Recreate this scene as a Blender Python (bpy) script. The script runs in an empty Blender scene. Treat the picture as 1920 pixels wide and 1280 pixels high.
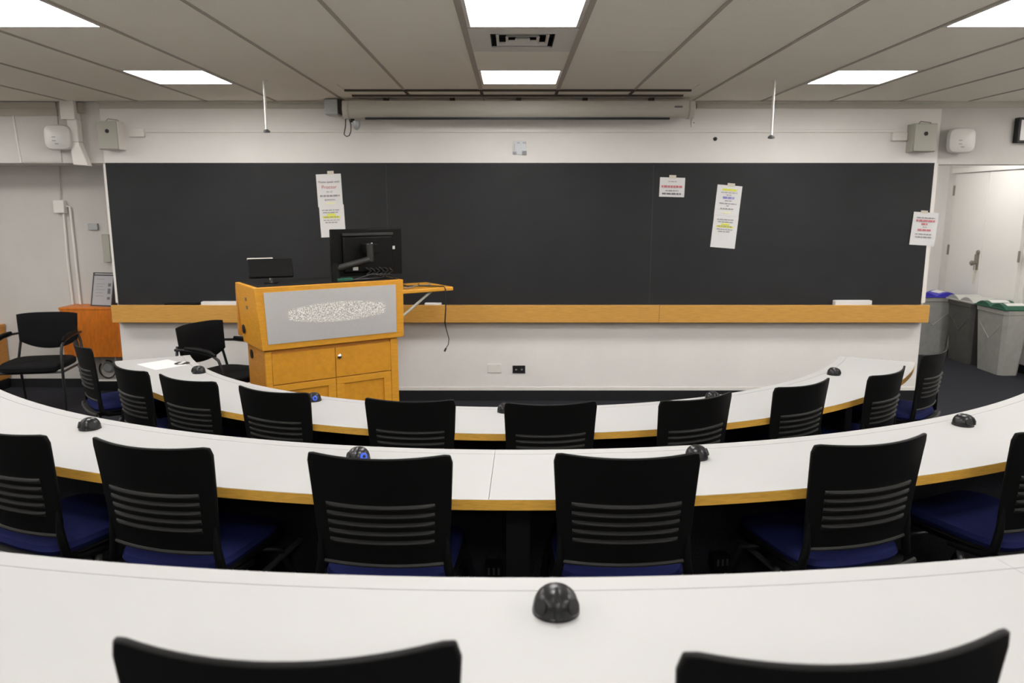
import bpy, math, random
from mathutils import Vector, Matrix
random.seed(7)
S = bpy.context.scene
COL = S.collection
PI = math.pi
R = math.radians

# ------------------------------------------------------------------ camera
CAMZ = 1.76
cam_d = bpy.data.cameras.new('camera')
cam = bpy.data.objects.new('camera', cam_d)
COL.objects.link(cam)
cam.location = (0, 0, CAMZ)
cam.rotation_euler = (R(90 - 10.22), 0, 0)
cam_d.sensor_width = 36.0
cam_d.lens = 1420.0 / 1920.0 * 36.0
cam_d.clip_start = 0.02
cam_d.dof.use_dof = True
cam_d.dof.focus_distance = 3.3
cam_d.dof.aperture_fstop = 4.0
S.camera = cam

# ------------------------------------------------------------------ world, exposure
w = bpy.data.worlds.new('world')
S.world = w
w.use_nodes = True
w.node_tree.nodes['Background'].inputs[0].default_value = (0.5, 0.5, 0.5, 1)
w.node_tree.nodes['Background'].inputs[1].default_value = 0.0
S.view_settings.view_transform = 'Standard'
S.view_settings.look = 'None'
S.view_settings.gamma = 1.0
S.view_settings.use_curve_mapping = False
S.view_settings.exposure = 1.9
PANEL_STRENGTH = 7.2          # ceiling light panels

# ------------------------------------------------------------------ materials
def mat(name, col, rough=0.6, metal=0.0, noise=None, bump=None, spec=0.5, emit=None, sheen=0.0):
    """noise=(scale, amount, stretch) colour variation; bump=(scale, strength)"""
    m = bpy.data.materials.new(name)
    m.use_nodes = True
    nt = m.node_tree
    b = nt.nodes['Principled BSDF']
    b.inputs['Base Color'].default_value = (*col, 1)
    b.inputs['Roughness'].default_value = rough
    b.inputs['Metallic'].default_value = metal
    b.inputs['Specular IOR Level'].default_value = spec
    if sheen:
        b.inputs['Sheen Weight'].default_value = sheen
    if emit:
        b.inputs['Emission Color'].default_value = (*emit[0], 1)
        b.inputs['Emission Strength'].default_value = emit[1]
    if noise or bump:
        tc = nt.nodes.new('ShaderNodeTexCoord')
    if noise:
        sc, amt, st = noise
        mp = nt.nodes.new('ShaderNodeMapping')
        mp.inputs['Scale'].default_value = st
        nz = nt.nodes.new('ShaderNodeTexNoise')
        nz.inputs['Scale'].default_value = sc
        nz.inputs['Detail'].default_value = 5
        nz.inputs['Roughness'].default_value = 0.6
        cr = nt.nodes.new('ShaderNodeValToRGB')
        cr.color_ramp.elements[0].position = 0.3
        cr.color_ramp.elements[1].position = 0.7
        cr.color_ramp.elements[0].color = (*[max(0, c * (1 - amt)) for c in col], 1)
        cr.color_ramp.elements[1].color = (*[min(1, c * (1 + amt)) for c in col], 1)
        nt.links.new(tc.outputs['Object'], mp.inputs[0])
        nt.links.new(mp.outputs[0], nz.inputs['Vector'])
        nt.links.new(nz.outputs['Fac'], cr.inputs[0])
        nt.links.new(cr.outputs[0], b.inputs['Base Color'])
    if bump:
        nb = nt.nodes.new('ShaderNodeTexNoise')
        nb.inputs['Scale'].default_value = bump[0]
        nb.inputs['Detail'].default_value = 3
        bp = nt.nodes.new('ShaderNodeBump')
        bp.inputs['Strength'].default_value = bump[1]
        bp.inputs['Distance'].default_value = 0.004
        nt.links.new(tc.outputs['Object'], nb.inputs['Vector'])
        nt.links.new(nb.outputs['Fac'], bp.inputs['Height'])
        nt.links.new(bp.outputs[0], b.inputs['Normal'])
    return m

U = (1, 1, 1)
M = {}
M['wall'] = mat('wall_paint', (0.79, 0.768, 0.742), 0.75, noise=(3, 0.025, U), bump=(160, 0.12))
M['wall_shaded'] = mat('shaded_wall_paint', (0.58, 0.563, 0.535), 0.75, noise=(3, 0.03, U), bump=(160, 0.12))  # same paint, darkened to put shade into recess and header walls
M['door'] = mat('door_paint', (0.82, 0.80, 0.765), 0.5, noise=(2, 0.015, U))
M['trimwhite'] = mat('trim_white', (0.78, 0.75, 0.71), 0.5)
M['plenum'] = mat('plenum_dark', (0.06, 0.05, 0.04), 0.95)
M['tile'] = mat('ceiling_tile', (0.90, 0.855, 0.75), 0.92, noise=(420, 0.10, U), bump=(380, 0.35))
M['runner'] = mat('ceiling_runner', (0.42, 0.38, 0.32), 0.6)
M['diffuser'] = mat('light_diffuser', (0.9, 0.9, 0.9), 0.5, emit=((1.0, 0.975, 0.945), PANEL_STRENGTH))
M['fixture'] = mat('fixture_white', (0.7, 0.67, 0.62), 0.5)
M['carpet'] = mat('carpet_navy', (0.022, 0.0225, 0.029), 0.95, noise=(260, 0.7, U), bump=(300, 0.8), spec=0.2)
M['base'] = mat('rubber_base', (0.006, 0.006, 0.008), 0.55)
M['board'] = mat('slate_board', (0.0155, 0.0163, 0.0182), 0.62, noise=(2.2, 0.16, (1, 1, 1.5)), bump=(500, 0.1), spec=0.35)
M['chalk'] = mat('chalk_white', (0.75, 0.75, 0.73), 0.8)
M['rail'] = mat('rail_oak', (0.60, 0.315, 0.065), 0.45, noise=(9, 0.16, (1, 6, 18)))
M['maple'] = mat('lectern_maple', (0.70, 0.325, 0.028), 0.38, noise=(7, 0.10, (2, 2, 10)))
M['maple_h'] = mat('lectern_maple_panel', (0.66, 0.295, 0.022), 0.4, noise=(9, 0.09, (3, 2, 3)))
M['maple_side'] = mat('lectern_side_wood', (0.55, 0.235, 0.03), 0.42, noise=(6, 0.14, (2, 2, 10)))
M['cherry'] = mat('cherry_cabinet', (0.60, 0.165, 0.008), 0.45, noise=(6, 0.2, (8, 2, 2)))
M['edge'] = mat('plywood_edge', (0.66, 0.365, 0.06), 0.45, noise=(12, 0.15, (2, 2, 20)))
M['lam'] = mat('white_laminate', (0.425, 0.422, 0.416), 0.6, noise=(2.5, 0.012, U), spec=0.15)
M['lamgap'] = mat('laminate_gap', (0.33, 0.32, 0.30), 0.6)
M['black'] = mat('black_plastic', (0.0045, 0.0045, 0.0045), 0.5, bump=(420, 0.15), spec=0.16)
M['rib'] = mat('rib_plastic', (0.024, 0.024, 0.0225), 0.45, bump=(600, 0.2), spec=0.4)
M['blackmetal'] = mat('black_metal', (0.010, 0.010, 0.011), 0.35, spec=0.5)
M['greymetal'] = mat('grey_metal', (0.10, 0.10, 0.10), 0.35, metal=0.6)
M['darkpanel'] = mat('dark_panel', (0.003, 0.003, 0.0035), 0.7, spec=0.25)
M['blue'] = mat('blue_fabric', (0.014, 0.018, 0.078), 0.92, noise=(500, 0.4, U), bump=(700, 0.5), spec=0.08)
M['blackfab'] = mat('black_fabric', (0.0055, 0.0055, 0.0062), 0.92, noise=(500, 0.4, U), bump=(700, 0.5), spec=0.2)
M['dome'] = mat('dome_plastic', (0.012, 0.012, 0.013), 0.3, spec=0.4)
M['hole'] = mat('socket_dark', (0.002, 0.002, 0.002), 0.6)
M['led'] = mat('blue_led', (0.01, 0.03, 0.3), 0.4, emit=((0.05, 0.15, 0.75), 0.14))
M['silver'] = mat('brushed_silver', (0.62, 0.61, 0.60), 0.42, metal=0.35, noise=(30, 0.05, (1, 1, 12)))
M['chrome'] = mat('chrome', (0.7, 0.69, 0.66), 0.2, metal=1.0)
M['brass'] = mat('aged_metal', (0.32, 0.29, 0.25), 0.35, metal=0.9)
M['paper'] = mat('paper', (0.70, 0.695, 0.69), 0.8)
M['tape'] = mat('masking_tape', (0.62, 0.58, 0.48), 0.7)
M['ink'] = mat('ink_grey', (0.30, 0.30, 0.31), 0.8)
M['inkdark'] = mat('ink_dark', (0.16, 0.16, 0.17), 0.8)
M['red'] = mat('ink_red', (0.60, 0.20, 0.23), 0.8)
M['inkblue'] = mat('ink_blue', (0.28, 0.28, 0.62), 0.8)
M['yellow'] = mat('highlighter', (0.72, 0.72, 0.10), 0.8)
M['paleyellow'] = mat('highlighter_pale', (0.78, 0.76, 0.52), 0.8)
M['device'] = mat('device_white', (0.70, 0.69, 0.66), 0.3)
M['speaker'] = mat('speaker_grey', (0.42, 0.42, 0.36), 0.5)
M['screencase'] = mat('screen_case', (0.52, 0.50, 0.44), 0.45)
M['cable'] = mat('cable_black', (0.012, 0.011, 0.011), 0.5)
M['cablegrey'] = mat('cable_grey', (0.25, 0.24, 0.22), 0.6)
M['plategrey'] = mat('plate_grey', (0.42, 0.44, 0.45), 0.4, metal=0.3)
M['bin'] = mat('bin_grey', (0.37, 0.37, 0.34), 0.55, noise=(14, 0.10, U))
M['bindark'] = mat('bin_dark', (0.10, 0.10, 0.09), 0.55, noise=(14, 0.12, U))
M['lidblue'] = mat('lid_blue', (0.04, 0.03, 0.42), 0.4)
M['lidgreen'] = mat('lid_green', (0.005, 0.085, 0.045), 0.4)
M['lidgrey'] = mat('lid_grey', (0.45, 0.45, 0.42), 0.45)
M['glassblack'] = mat('glossy_black', (0.004, 0.004, 0.0045), 0.12)
M['clear'] = mat('acrylic_edge', (0.06, 0.06, 0.065), 0.25)
M['signpaper'] = mat('sign_paper', (0.42, 0.42, 0.44), 0.6)  # greyed for the plastic film and shadow over the sheet
M['panelcarpet'] = mat('panel_carpet', (0.017, 0.017, 0.021), 0.95, noise=(260, 0.6, U), bump=(300, 0.6), spec=0.15)
M['seam'] = mat('board_seam', (0.03, 0.031, 0.033), 0.7)
M['clock'] = mat('clock_face', (0.8, 0.8, 0.78), 0.4)

# speckle made up in place of scrambled lettering on the lectern plate
def speckle_mat():
    m = bpy.data.materials.new('lettering_speckle'); m.use_nodes = True
    nt = m.node_tree; b = nt.nodes['Principled BSDF']; b.inputs['Roughness'].default_value = 0.6
    tc = nt.nodes.new('ShaderNodeTexCoord'); nz = nt.nodes.new('ShaderNodeTexNoise')
    nz.inputs['Scale'].default_value = 190; nz.inputs['Detail'].default_value = 1
    cr = nt.nodes.new('ShaderNodeValToRGB')
    e = cr.color_ramp.elements
    e[0].position = 0.40; e[0].color = (0.36, 0.35, 0.33, 1)
    e[1].position = 0.58; e[1].color = (0.95, 0.93, 0.88, 1)
    nt.links.new(tc.outputs['Object'], nz.inputs['Vector']); nt.links.new(nz.outputs['Fac'], cr.inputs[0])
    nt.links.new(cr.outputs[0], b.inputs['Base Color'])
    return m
M['speckle'] = speckle_mat()

# ------------------------------------------------------------------ mesh builder
class MB:
    def __init__(self):
        self.v = []; self.f = []
    def add(self, vs, fs):
        o = len(self.v); self.v += [tuple(p) for p in vs]; self.f += [tuple(i + o for i in f) for f in fs]; return self
    def box(self, x0, x1, y0, y1, z0, z1, mx=None):
        vs = [Vector(p) for p in ((x0, y0, z0), (x1, y0, z0), (x1, y1, z0), (x0, y1, z0), (x0, y0, z1), (x1, y0, z1), (x1, y1, z1), (x0, y1, z1))]
        if mx is not None: vs = [mx @ p for p in vs]
        return self.add(vs, [(3, 2, 1, 0), (4, 5, 6, 7), (0, 1, 5, 4), (1, 2, 6, 5), (2, 3, 7, 6), (3, 0, 4, 7)])
    def hexa(self, bot, top):
        return self.add(list(bot) + list(top), [(3, 2, 1, 0), (4, 5, 6, 7), (0, 1, 5, 4), (1, 2, 6, 5), (2, 3, 7, 6), (3, 0, 4, 7)])
    def tube(self, pts, r, n=10, caps=True):
        pts = [Vector(p) for p in pts]; rings = []
        prev = None
        for i, p in enumerate(pts):
            t = (pts[min(i + 1, len(pts) - 1)] - pts[max(i - 1, 0)]).normalized()
            if prev is None:
                a = Vector((0, 0, 1)) if abs(t.z) < 0.9 else Vector((1, 0, 0))
                u = t.cross(a).normalized()
            else:
                u = (prev - t * prev.dot(t)).normalized()
            prev = u; v = t.cross(u)
            rr = r[i] if isinstance(r, (list, tuple)) else r
            rings.append([p + (u * math.cos(2 * PI * k / n) + v * math.sin(2 * PI * k / n)) * rr for k in range(n)])
        vs = [q for ring in rings for q in ring]; fs = []
        for i in range(len(rings) - 1):
            for k in range(n):
                a, b = i * n + k, i * n + (k + 1) % n
                fs.append((a, b, b + n, a + n))
        if caps:
            fs.append(tuple(range(n))[::-1]); fs.append(tuple(range((len(rings) - 1) * n, len(rings) * n)))
        return self.add(vs, fs)
    def lathe(self, prof, n=24, c=(0, 0, 0), mx=None):
        """prof: list of (r, z) around +Z"""
        vs = []; fs = []
        for r, z in prof:
            for k in range(n):
                p = Vector((r * math.cos(2 * PI * k / n), r * math.sin(2 * PI * k / n), z))
                if mx is not None: p = mx @ p
                vs.append(p + Vector(c))
        m = len(prof)
        for i in range(m - 1):
            for k in range(n):
                a, b = i * n + k, i * n + (k + 1) % n
                fs.append((a, b, b + n, a + n))
        fs.append(tuple(range(n))[::-1]); fs.append(tuple(range((m - 1) * n, m * n)))
        return self.add(vs, fs)
    def prism(self, poly, d0, d1, fn):
        """poly of 2d points, extruded from d0 to d1; fn(u, v, d) -> 3d"""
        n = len(poly)
        vs = [fn(u, v, d0) for u, v in poly] + [fn(u, v, d1) for u, v in poly]
        fs = [tuple(range(n))[::-1], tuple(range(n, 2 * n))]
        fs += [(k, (k + 1) % n, n + (k + 1) % n, n + k) for k in range(n)]
        return self.add(vs, fs)
    def arc(self, r0, r1, z0, z1, a0, a1, n, c):
        """ring sector; angle measured from -Y, in degrees, around centre c"""
        vs = []; fs = []
        for i in range(n + 1):
            a = R(a0 + (a1 - a0) * i / n); s, k = math.sin(a), -math.cos(a)
            for r, z in ((r0, z0), (r1, z0), (r1, z1), (r0, z1)):
                vs.append((c[0] + s * r, c[1] + k * r, z))
        for i in range(n):
            o = 4 * i
            for k in range(4):
                a, b = o + k, o + (k + 1) % 4
                fs.append((a, b, b + 4, a + 4))
        fs.append((3, 2, 1, 0)); o = 4 * n; fs.append((o, o + 1, o + 2, o + 3))
        return self.add(vs, fs)
    def build(self, name, m, parent=None, bevel=0.0, smooth=True, seg=2):
        me = bpy.data.meshes.new(name)
        me.from_pydata([tuple(p) for p in self.v], [], self.f)
        me.validate(); me.update()
        import bmesh
        bm = bmesh.new(); bm.from_mesh(me); bmesh.ops.recalc_face_normals(bm, faces=bm.faces); bm.to_mesh(me); bm.free()
        me.materials.append(M[m] if isinstance(m, str) else m)
        if smooth:
            me.polygons.foreach_set('use_smooth', [True] * len(me.polygons))
            me.set_sharp_from_angle(angle=R(38))
        o = bpy.data.objects.new(name, me); COL.objects.link(o)
        if parent is not None: o.parent = parent
        if bevel:
            b = o.modifiers.new('bevel', 'BEVEL'); b.width = bevel; b.segments = seg; b.limit_method = 'ANGLE'; b.angle_limit = R(40)
        return o

def bx(x0, x1, y0, y1, z0, z1, mx=None):
    return MB().box(min(x0, x1), max(x0, x1), min(y0, y1), max(y0, y1), min(z0, z1), max(z0, z1), mx)
def tag(o, label, cat, group=None):
    o['label'] = label; o['category'] = cat
    if group: o['group'] = group
    return o
def thing(name, label, cat, loc=(0, 0, 0), rz=0.0, group=None):
    o = bpy.data.objects.new(name, None); COL.objects.link(o)
    o.empty_display_size = 0.1
    o.location = loc; o.rotation_euler = (0, 0, rz)
    return tag(o, label, cat, group)
def struct(o, label=None):
    o['kind'] = 'structure'
    if label: o['label'] = label
    return o
def copy_tree(o, parent=None):
    c = o.copy(); COL.objects.link(c)
    if parent is not None: c.parent = parent
    for ch in KIDS.get(o.name, []):
        copy_tree(ch, c)
    return c
KIDS = {}
def kids_of(o):
    KIDS[o.name] = [x for x in bpy.data.objects if x.parent == o]
    for k in KIDS[o.name]: kids_of(k)

# ------------------------------------------------------------------ setting
YW = 6.73            # front wall plane
XL, XR = -3.53, 3.68 # front wall ends
ZC = 2.63            # ceiling
HB = 2.118           # underside of the headers
RECESS = 7.25        # left recess wall
ALC = 9.6            # right alcove back wall
SX0, SX1 = -6.0, 5.42
YB = -3.2
C0 = (0.02, 6.53)    # common centre of the curved desks
STEP = (0.0, 0.178, 0.37, 0.55)

floor = struct(bx(SX0, SX1, YB, ALC, -0.08, 0).build('floor', 'carpet', smooth=False))
for i, (r0, r1) in enumerate(((3.74, 5.09), (5.09, 6.42), (6.42, 9.4))):
    t = MB().arc(r0, r1, 0.0, STEP[i + 1], -62 if i < 2 else -40, 62 if i < 2 else 40, 60, C0)
    t.build('tier', 'carpet', floor, smooth=False)
wf = struct(bx(XL, XR, YW, YW + 0.40, 0, ZC).build('wall_front', 'wall', smooth=False))
struct(bx(SX0, XL + 0.02, RECESS, RECESS + 0.1, 0, ZC).build('wall_recess', 'wall_shaded', smooth=False))
struct(bx(SX0, XL, YW + 0.02, RECESS, HB, ZC).build('wall_header_left', 'wall_shaded', smooth=False))
struct(bx(XR, SX1, YW + 0.02, YW + 0.2, HB - 0.012, ZC).build('wall_header_right', 'wall_shaded', smooth=False))
struct(bx(SX1, SX1 + 0.1, YB, ALC, 0, ZC).build('wall_right', 'wall', smooth=False))
struct(bx(SX0 - 0.1, SX0, YB, RECESS, 0, ZC).build('wall_left', 'wall', smooth=False))
struct(bx(SX0, SX1, YB - 0.1, YB, 0, ZC).build('wall_back', 'wall', smooth=False))
struct(bx(XR - 0.6, SX1, ALC, ALC + 0.1, 0, ZC).build('wall_alcove', 'wall', smooth=False))
struct(bx(XR - 0.62, XR - 0.5, YW + 0.4, ALC, 0, ZC).build('wall_alcove_side', 'wall', smooth=False))
struct(bx(XL, XR, YW - 0.012, YW, 0, 0.095).build('baseboard_front', 'base'))
struct(bx(XL, XR, YW - 0.006, YW, 0.095, 0.125).build('trim_1', 'trimwhite'))
struct(bx(SX0, XL, RECESS - 0.012, RECESS, 0, 0.085).build('baseboard_left', 'base'))
struct(bx(SX1 - 0.012, SX1, YW + 0.2, ALC, 0, 0.09).build('baseboard_right', 'base'))
struct(bx(XR - 0.5, SX1 - 0.012, ALC - 0.012, ALC, 0, 0.09).build('baseboard_back', 'base'))
# angle trim along the ceiling
tr = MB().box(XL, XR, YW - 0.012, YW, ZC - 0.06, ZC); tr.box(XL, XR, YW - 0.03, YW - 0.012, ZC - 0.022, ZC - 0.003)
struct(tr.build('trim_2', 'screencase'))
struct(bx(XR, SX1, YW + 0.005, YW + 0.02, ZC - 0.05, ZC).build('trim_3', 'screencase'))
tl = MB().box(SX0, -3.9, YW - 0.01, YW + 0.02, ZC - 0.055, ZC - 0.005); tl.box(SX0, -3.9, YW + 0.005, YW + 0.02, ZC - 0.12, ZC - 0.055)
struct(tl.build('trim_4', 'runner'))
struct(bx(XL - 0.004, XL + 0.016, YW - 0.02, YW + 0.02, 0.9, 2.11).build('trim_5', 'trimwhite'))
struct(bx(XR - 0.03, XR + 0.004, YW - 0.02, YW + 0.02, 0.9, 2.11).build('trim_6', 'trimwhite'))

# ceiling with tiles, runners
ceiling = struct(bx(SX0, SX1, YB, ALC, ZC + 0.06, ZC + 0.12).build('ceiling', 'plenum', smooth=False))
PX, CXC = 0.59, 0.056
xl = [CXC - PX / 2 + PX * k for k in range(-10, 11)]
xl = [x for x in xl if SX0 < x < SX1]
xl = [SX0] + xl + [SX1]
yl = [4.0 + 0.6 * j for j in range(-12, 5)]
yl = [YB] + [y for y in yl if YB < y < 6.5]     # ..., 5.8, 6.4
light_cols = (-8, -4, 0, 4, 8)  # outermost columns are added, unseen, to brighten the side walls
light_rows = (-2.0, -0.2, 1.6, 3.4, 5.2)
def is_light(xc, y0):
    return any(abs(xc - (CXC + PX * k)) < 0.05 for k in light_cols) and any(abs(y0 - r) < 0.05 for r in light_rows)
SLX0, SLX1 = -1.285, 1.375
G = 0.0025
tile_mesh = {}
def tile(x0, x1, y0, y1):
    wx, wy = round(x1 - x0 - 2 * G, 4), round(y1 - y0 - 2 * 0.0006, 4)
    key = (wx, wy)
    if key not in tile_mesh:
        o = bx(-wx / 2, wx / 2, -wy / 2, wy / 2, 0, 0.018).build('ceiling_tile', 'tile', ceiling, smooth=False)
        tile_mesh[key] = o.data
    else:
        o = bpy.data.objects.new('ceiling_tile', tile_mesh[key]); COL.objects.link(o); o.parent = ceiling
    o.location = ((x0 + x1) / 2, (y0 + y1) / 2, ZC)
rest = MB()
for i in range(len(xl) - 1):
    x0, x1 = xl[i], xl[i + 1]
    if x1 - x0 < 0.05: continue
    xc = (x0 + x1) / 2
    for j in range(len(yl) - 1):
        y0, y1 = yl[j], yl[j + 1]
        if is_light(xc, y0) or (abs(xc - CXC) < 0.05 and abs(y0 - 4.0) < 0.05): continue
        if y0 < 3.35:
            rest.box(x0 + G, x1 - G, y0 + G, y1 - G, ZC, ZC + 0.018)
        elif y0 > 5.75:                         # last full row is split by the screen slot
            a, b = max(x0, SLX0), min(x1, SLX1)
            if b > a:
                tile(a, b, y0, 6.045); tile(a, b, 6.075, 6.325); tile(a, b, 6.36, YW)
                if a > x0 + 0.02: tile(x0, a, y0, 6.4); tile(x0, a, 6.4, YW)
                if b < x1 - 0.02: tile(b, x1, y0, 6.4); tile(b, x1, 6.4, YW)
            else:
                tile(x0, x1, y0, 6.4); tile(x0, x1, 6.4, YW)
        else:
            tile(x0, x1, y0, y1)
o = rest.build('ceiling_tile_field', 'tile', ceiling, smooth=False); o['kind'] = 'stuff'
bx(XR, SX1, YW + 0.2, ALC, ZC + 0.035, ZC + 0.05).build('alcove_panel', 'tile', ceiling, smooth=False)
for x in xl[1:-1]:
    wv = 0.015 if abs(abs(x - CXC) - PX / 2) < 0.01 else 0.0105
    y1 = 6.05 if SLX0 < x < SLX1 else YW - 0.03
    bx(x - wv, x + wv, YB, y1, ZC - 0.004, ZC + 0.012).build('runner', 'runner', ceiling, smooth=False)  # runner colour also carries the shade of a recessed reveal

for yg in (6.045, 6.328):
    bx(SLX0, SLX1, yg, yg + 0.03, ZC - 0.013, ZC + 0.02).build('slot_shade', 'plenum', ceiling, smooth=False)  # dark strips stand in for the shade inside the ceiling gaps
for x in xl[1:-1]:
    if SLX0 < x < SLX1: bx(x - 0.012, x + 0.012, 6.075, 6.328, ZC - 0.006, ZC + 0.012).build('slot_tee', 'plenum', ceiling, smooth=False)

# ceiling lights
side_txt = {-8: 'added leftmost', -4: 'left', 0: 'centre', 4: 'right', 8: 'added rightmost'}
row_txt = {-2.0: 'at the back wall', -0.2: 'over the viewer', 1.6: 'over the nearest desk', 3.4: 'over the front desk', 5.2: 'nearest the board'}
def ceiling_light(x, y0, label, dx=PX, dy=0.6):
    t = thing('ceiling_light', label, 'ceiling light', (x, y0 + dy / 2, ZC), 0, 'square ceiling light panels')
    hx, hy, m = dx / 2 - 0.016, dy / 2 - 0.012, 0.018
    f = MB()
    f.box(-hx, hx, -hy, -hy + m, -0.002, 0.03); f.box(-hx, hx, hy - m, hy, -0.002, 0.03)
    f.box(-hx, -hx + m, -hy + m, hy - m, -0.002, 0.03); f.box(hx - m, hx, -hy + m, hy - m, -0.002, 0.03)
    f.build('frame', 'fixture', t, smooth=False)
    bx(-hx + m, hx - m, -hy + m, hy - m, 0.006, 0.016).build('diffuser', 'diffuser', t, smooth=False)
LL = {(-4, 5.2): 'far left square light panel in the ceiling, in the row nearest the board',
      (0, 5.2): 'middle square light panel nearest the board, just in front of the projection screen',
      (4, 5.2): 'far right square light panel in the ceiling, in the row nearest the board',
      (-4, 3.4): 'large bright ceiling light panel cut off by the top left corner',
      (0, 3.4): 'large bright ceiling light panel at the top centre, before the air vent',
      (4, 3.4): 'large bright ceiling light panel cut off by the top right corner'}
for r in light_rows:
    for k in light_cols:
        ceiling_light(CXC + PX * k, r, LL.get((k, r), 'square ceiling light panel %s, in the %s column, outside the picture' % (row_txt[r], side_txt[k])))
ceiling_light(4.55, 7.9, 'square ceiling light panel hidden in the alcove by the double door')

# air vent : four way diffuser in a panel
t = thing('air_vent', 'square white air diffuser between the two middle light panels', 'vent', (CXC, 4.3, ZC))
f = MB(); hs, hi = 0.28, 0.17
f.box(-hs, hs, -0.29, -hi, -0.002, 0.012); f.box(-hs, hs, hi, 0.29, -0.002, 0.012); f.box(-hs, -hi, -hi, hi, -0.002, 0.012); f.box(hi, hs, -hi, hi, -0.002, 0.012)
f.build('panel', 'fixture', t, smooth=False)
bx(-hi, hi, -hi, hi, 0.05, 0.058).build('duct', 'base', t, smooth=False)
f = MB(); f.box(-hi - 0.01, hi + 0.01, hi - 0.004, hi, 0.004, 0.05); f.box(-hi - 0.01, hi + 0.01, -hi, -hi + 0.004, 0.004, 0.05); f.box(-hi, -hi + 0.004, -hi, hi, 0.004, 0.05); f.box(hi - 0.004, hi, -hi, hi, 0.004, 0.05)
f.build('throat', 'base', t, smooth=False)
for k in range(3):
    a = hi - 0.030 - 0.050 * k; b_ = a - 0.014
    q = MB()
    for s in range(4):
        mx = Matrix.Rotation(s * PI / 2, 4, 'Z')
        q.add([mx @ Vector(p) for p in ((-a, -a, 0.0), (a, -a, 0.0), (b_, -b_, 0.016), (-b_, -b_, 0.016), (-a, -a, 0.003), (a, -a, 0.003), (b_, -b_, 0.019), (-b_, -b_, 0.019))],
              [(0, 1, 2, 3), (7, 6, 5, 4), (0, 4, 5, 1), (2, 6, 7, 3)])
    q.build('louver', 'fixture', t, smooth=False)

# ------------------------------------------------------------------ front wall furniture
zb0, zb1 = 0.885, 2.105
t = thing('blackboard', 'long dark slate blackboard in three panels on the front wall', 'blackboard', (0, YW - 0.002, 0))
xs = [XL + 0.016, -1.09, 1.225, XR - 0.03]
for i in range(3):
    bx(xs[i] + (0.0015 if i else 0), xs[i + 1] - (0.0015 if i < 2 else 0), -0.018, 0.0, zb0, zb1).build('board_panel', 'board', t, bevel=0.001)
for x in xs[1:3]:
    bx(x - 0.003, x + 0.003, -0.0183, -0.01, zb0, zb1).build('seam_strip', 'seam', t, smooth=False)
bx(xs[0], xs[3], -0.02, 0, zb1, zb1 + 0.012).build('top_trim', 'base', t)
t = thing('chalk_rail', 'long light oak chalk rail below the blackboard', 'rail', (0, YW, 0))
for a, b in ((XL - 0.005, -1.9), (-1.9, 1.3), (1.3, XR + 0.005)):
    bx(a, b - 0.002, -0.11, -0.085, 0.735, 0.89).build('front_board', 'rail', t, bevel=0.003)
bx(XL, XR, -0.085, -0.02, 0.85, 0.868).build('tray', 'rail', t)
bx(XL, XR, -0.085, 0, 0.735, 0.755).build('bottom_board', 'rail', t)

def eraser(x, wd, h, label):
    o = bx(-wd / 2, wd / 2, -0.03, 0.03, 0, h).build('chalk_eraser', 'paper', None, bevel=0.006)
    o.location = (x, YW - 0.053, 0.868); o.rotation_euler = (0, 0, R(1.5))
    tag(o, label, 'eraser', 'white erasers on the chalk rail')
eraser(-2.585, 0.33, 0.05, 'long white eraser on the chalk rail beside the lectern')
eraser(-0.70, 0.15, 0.036, 'short white eraser on the chalk rail under the lectern shelf')
eraser(3.02, 0.33, 0.06, 'long white eraser on the right end of the chalk rail')
o = bx(-0.15, 0.15, -0.02, 0.02, 0, 0.035).build('chalk_eraser', 'black', None, bevel=0.006)
o.location = (-2.93, YW - 0.053, 0.868); tag(o, 'long dark eraser left of the white one on the chalk rail', 'eraser')

# --- notices
def text_mesh(mb, body, size, x, z, y):
    cu = bpy.data.curves.new('txt', 'FONT'); cu.body = body; cu.size = size; cu.align_x = 'CENTER'
    cu.fill_mode = 'FRONT'
    ob = bpy.data.objects.new('txt', cu); COL.objects.link(ob)
    dg = bpy.context.evaluated_depsgraph_get(); dg.update()
    me = bpy.data.meshes.new_from_object(ob.evaluated_get(dg))
    mb.add([(v.co.x + x, y, v.co.y + z) for v in me.vertices], [tuple(p.vertices) for p in me.polygons])
    bpy.data.objects.remove(ob); bpy.data.meshes.remove(me)
def words_row(mb, width, h, z, y, x=0.0):
    c = -width / 2
    rnd = random.Random(int(width * 1e4) + int(z * 1e4))
    while c < width / 2 - 0.006:
        wl = min(rnd.uniform(0.012, 0.04), width / 2 - c)
        mb.box(x + c, x + c + wl, y - 0.0003, y, z, z + h)
        c += wl + 0.006
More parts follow.
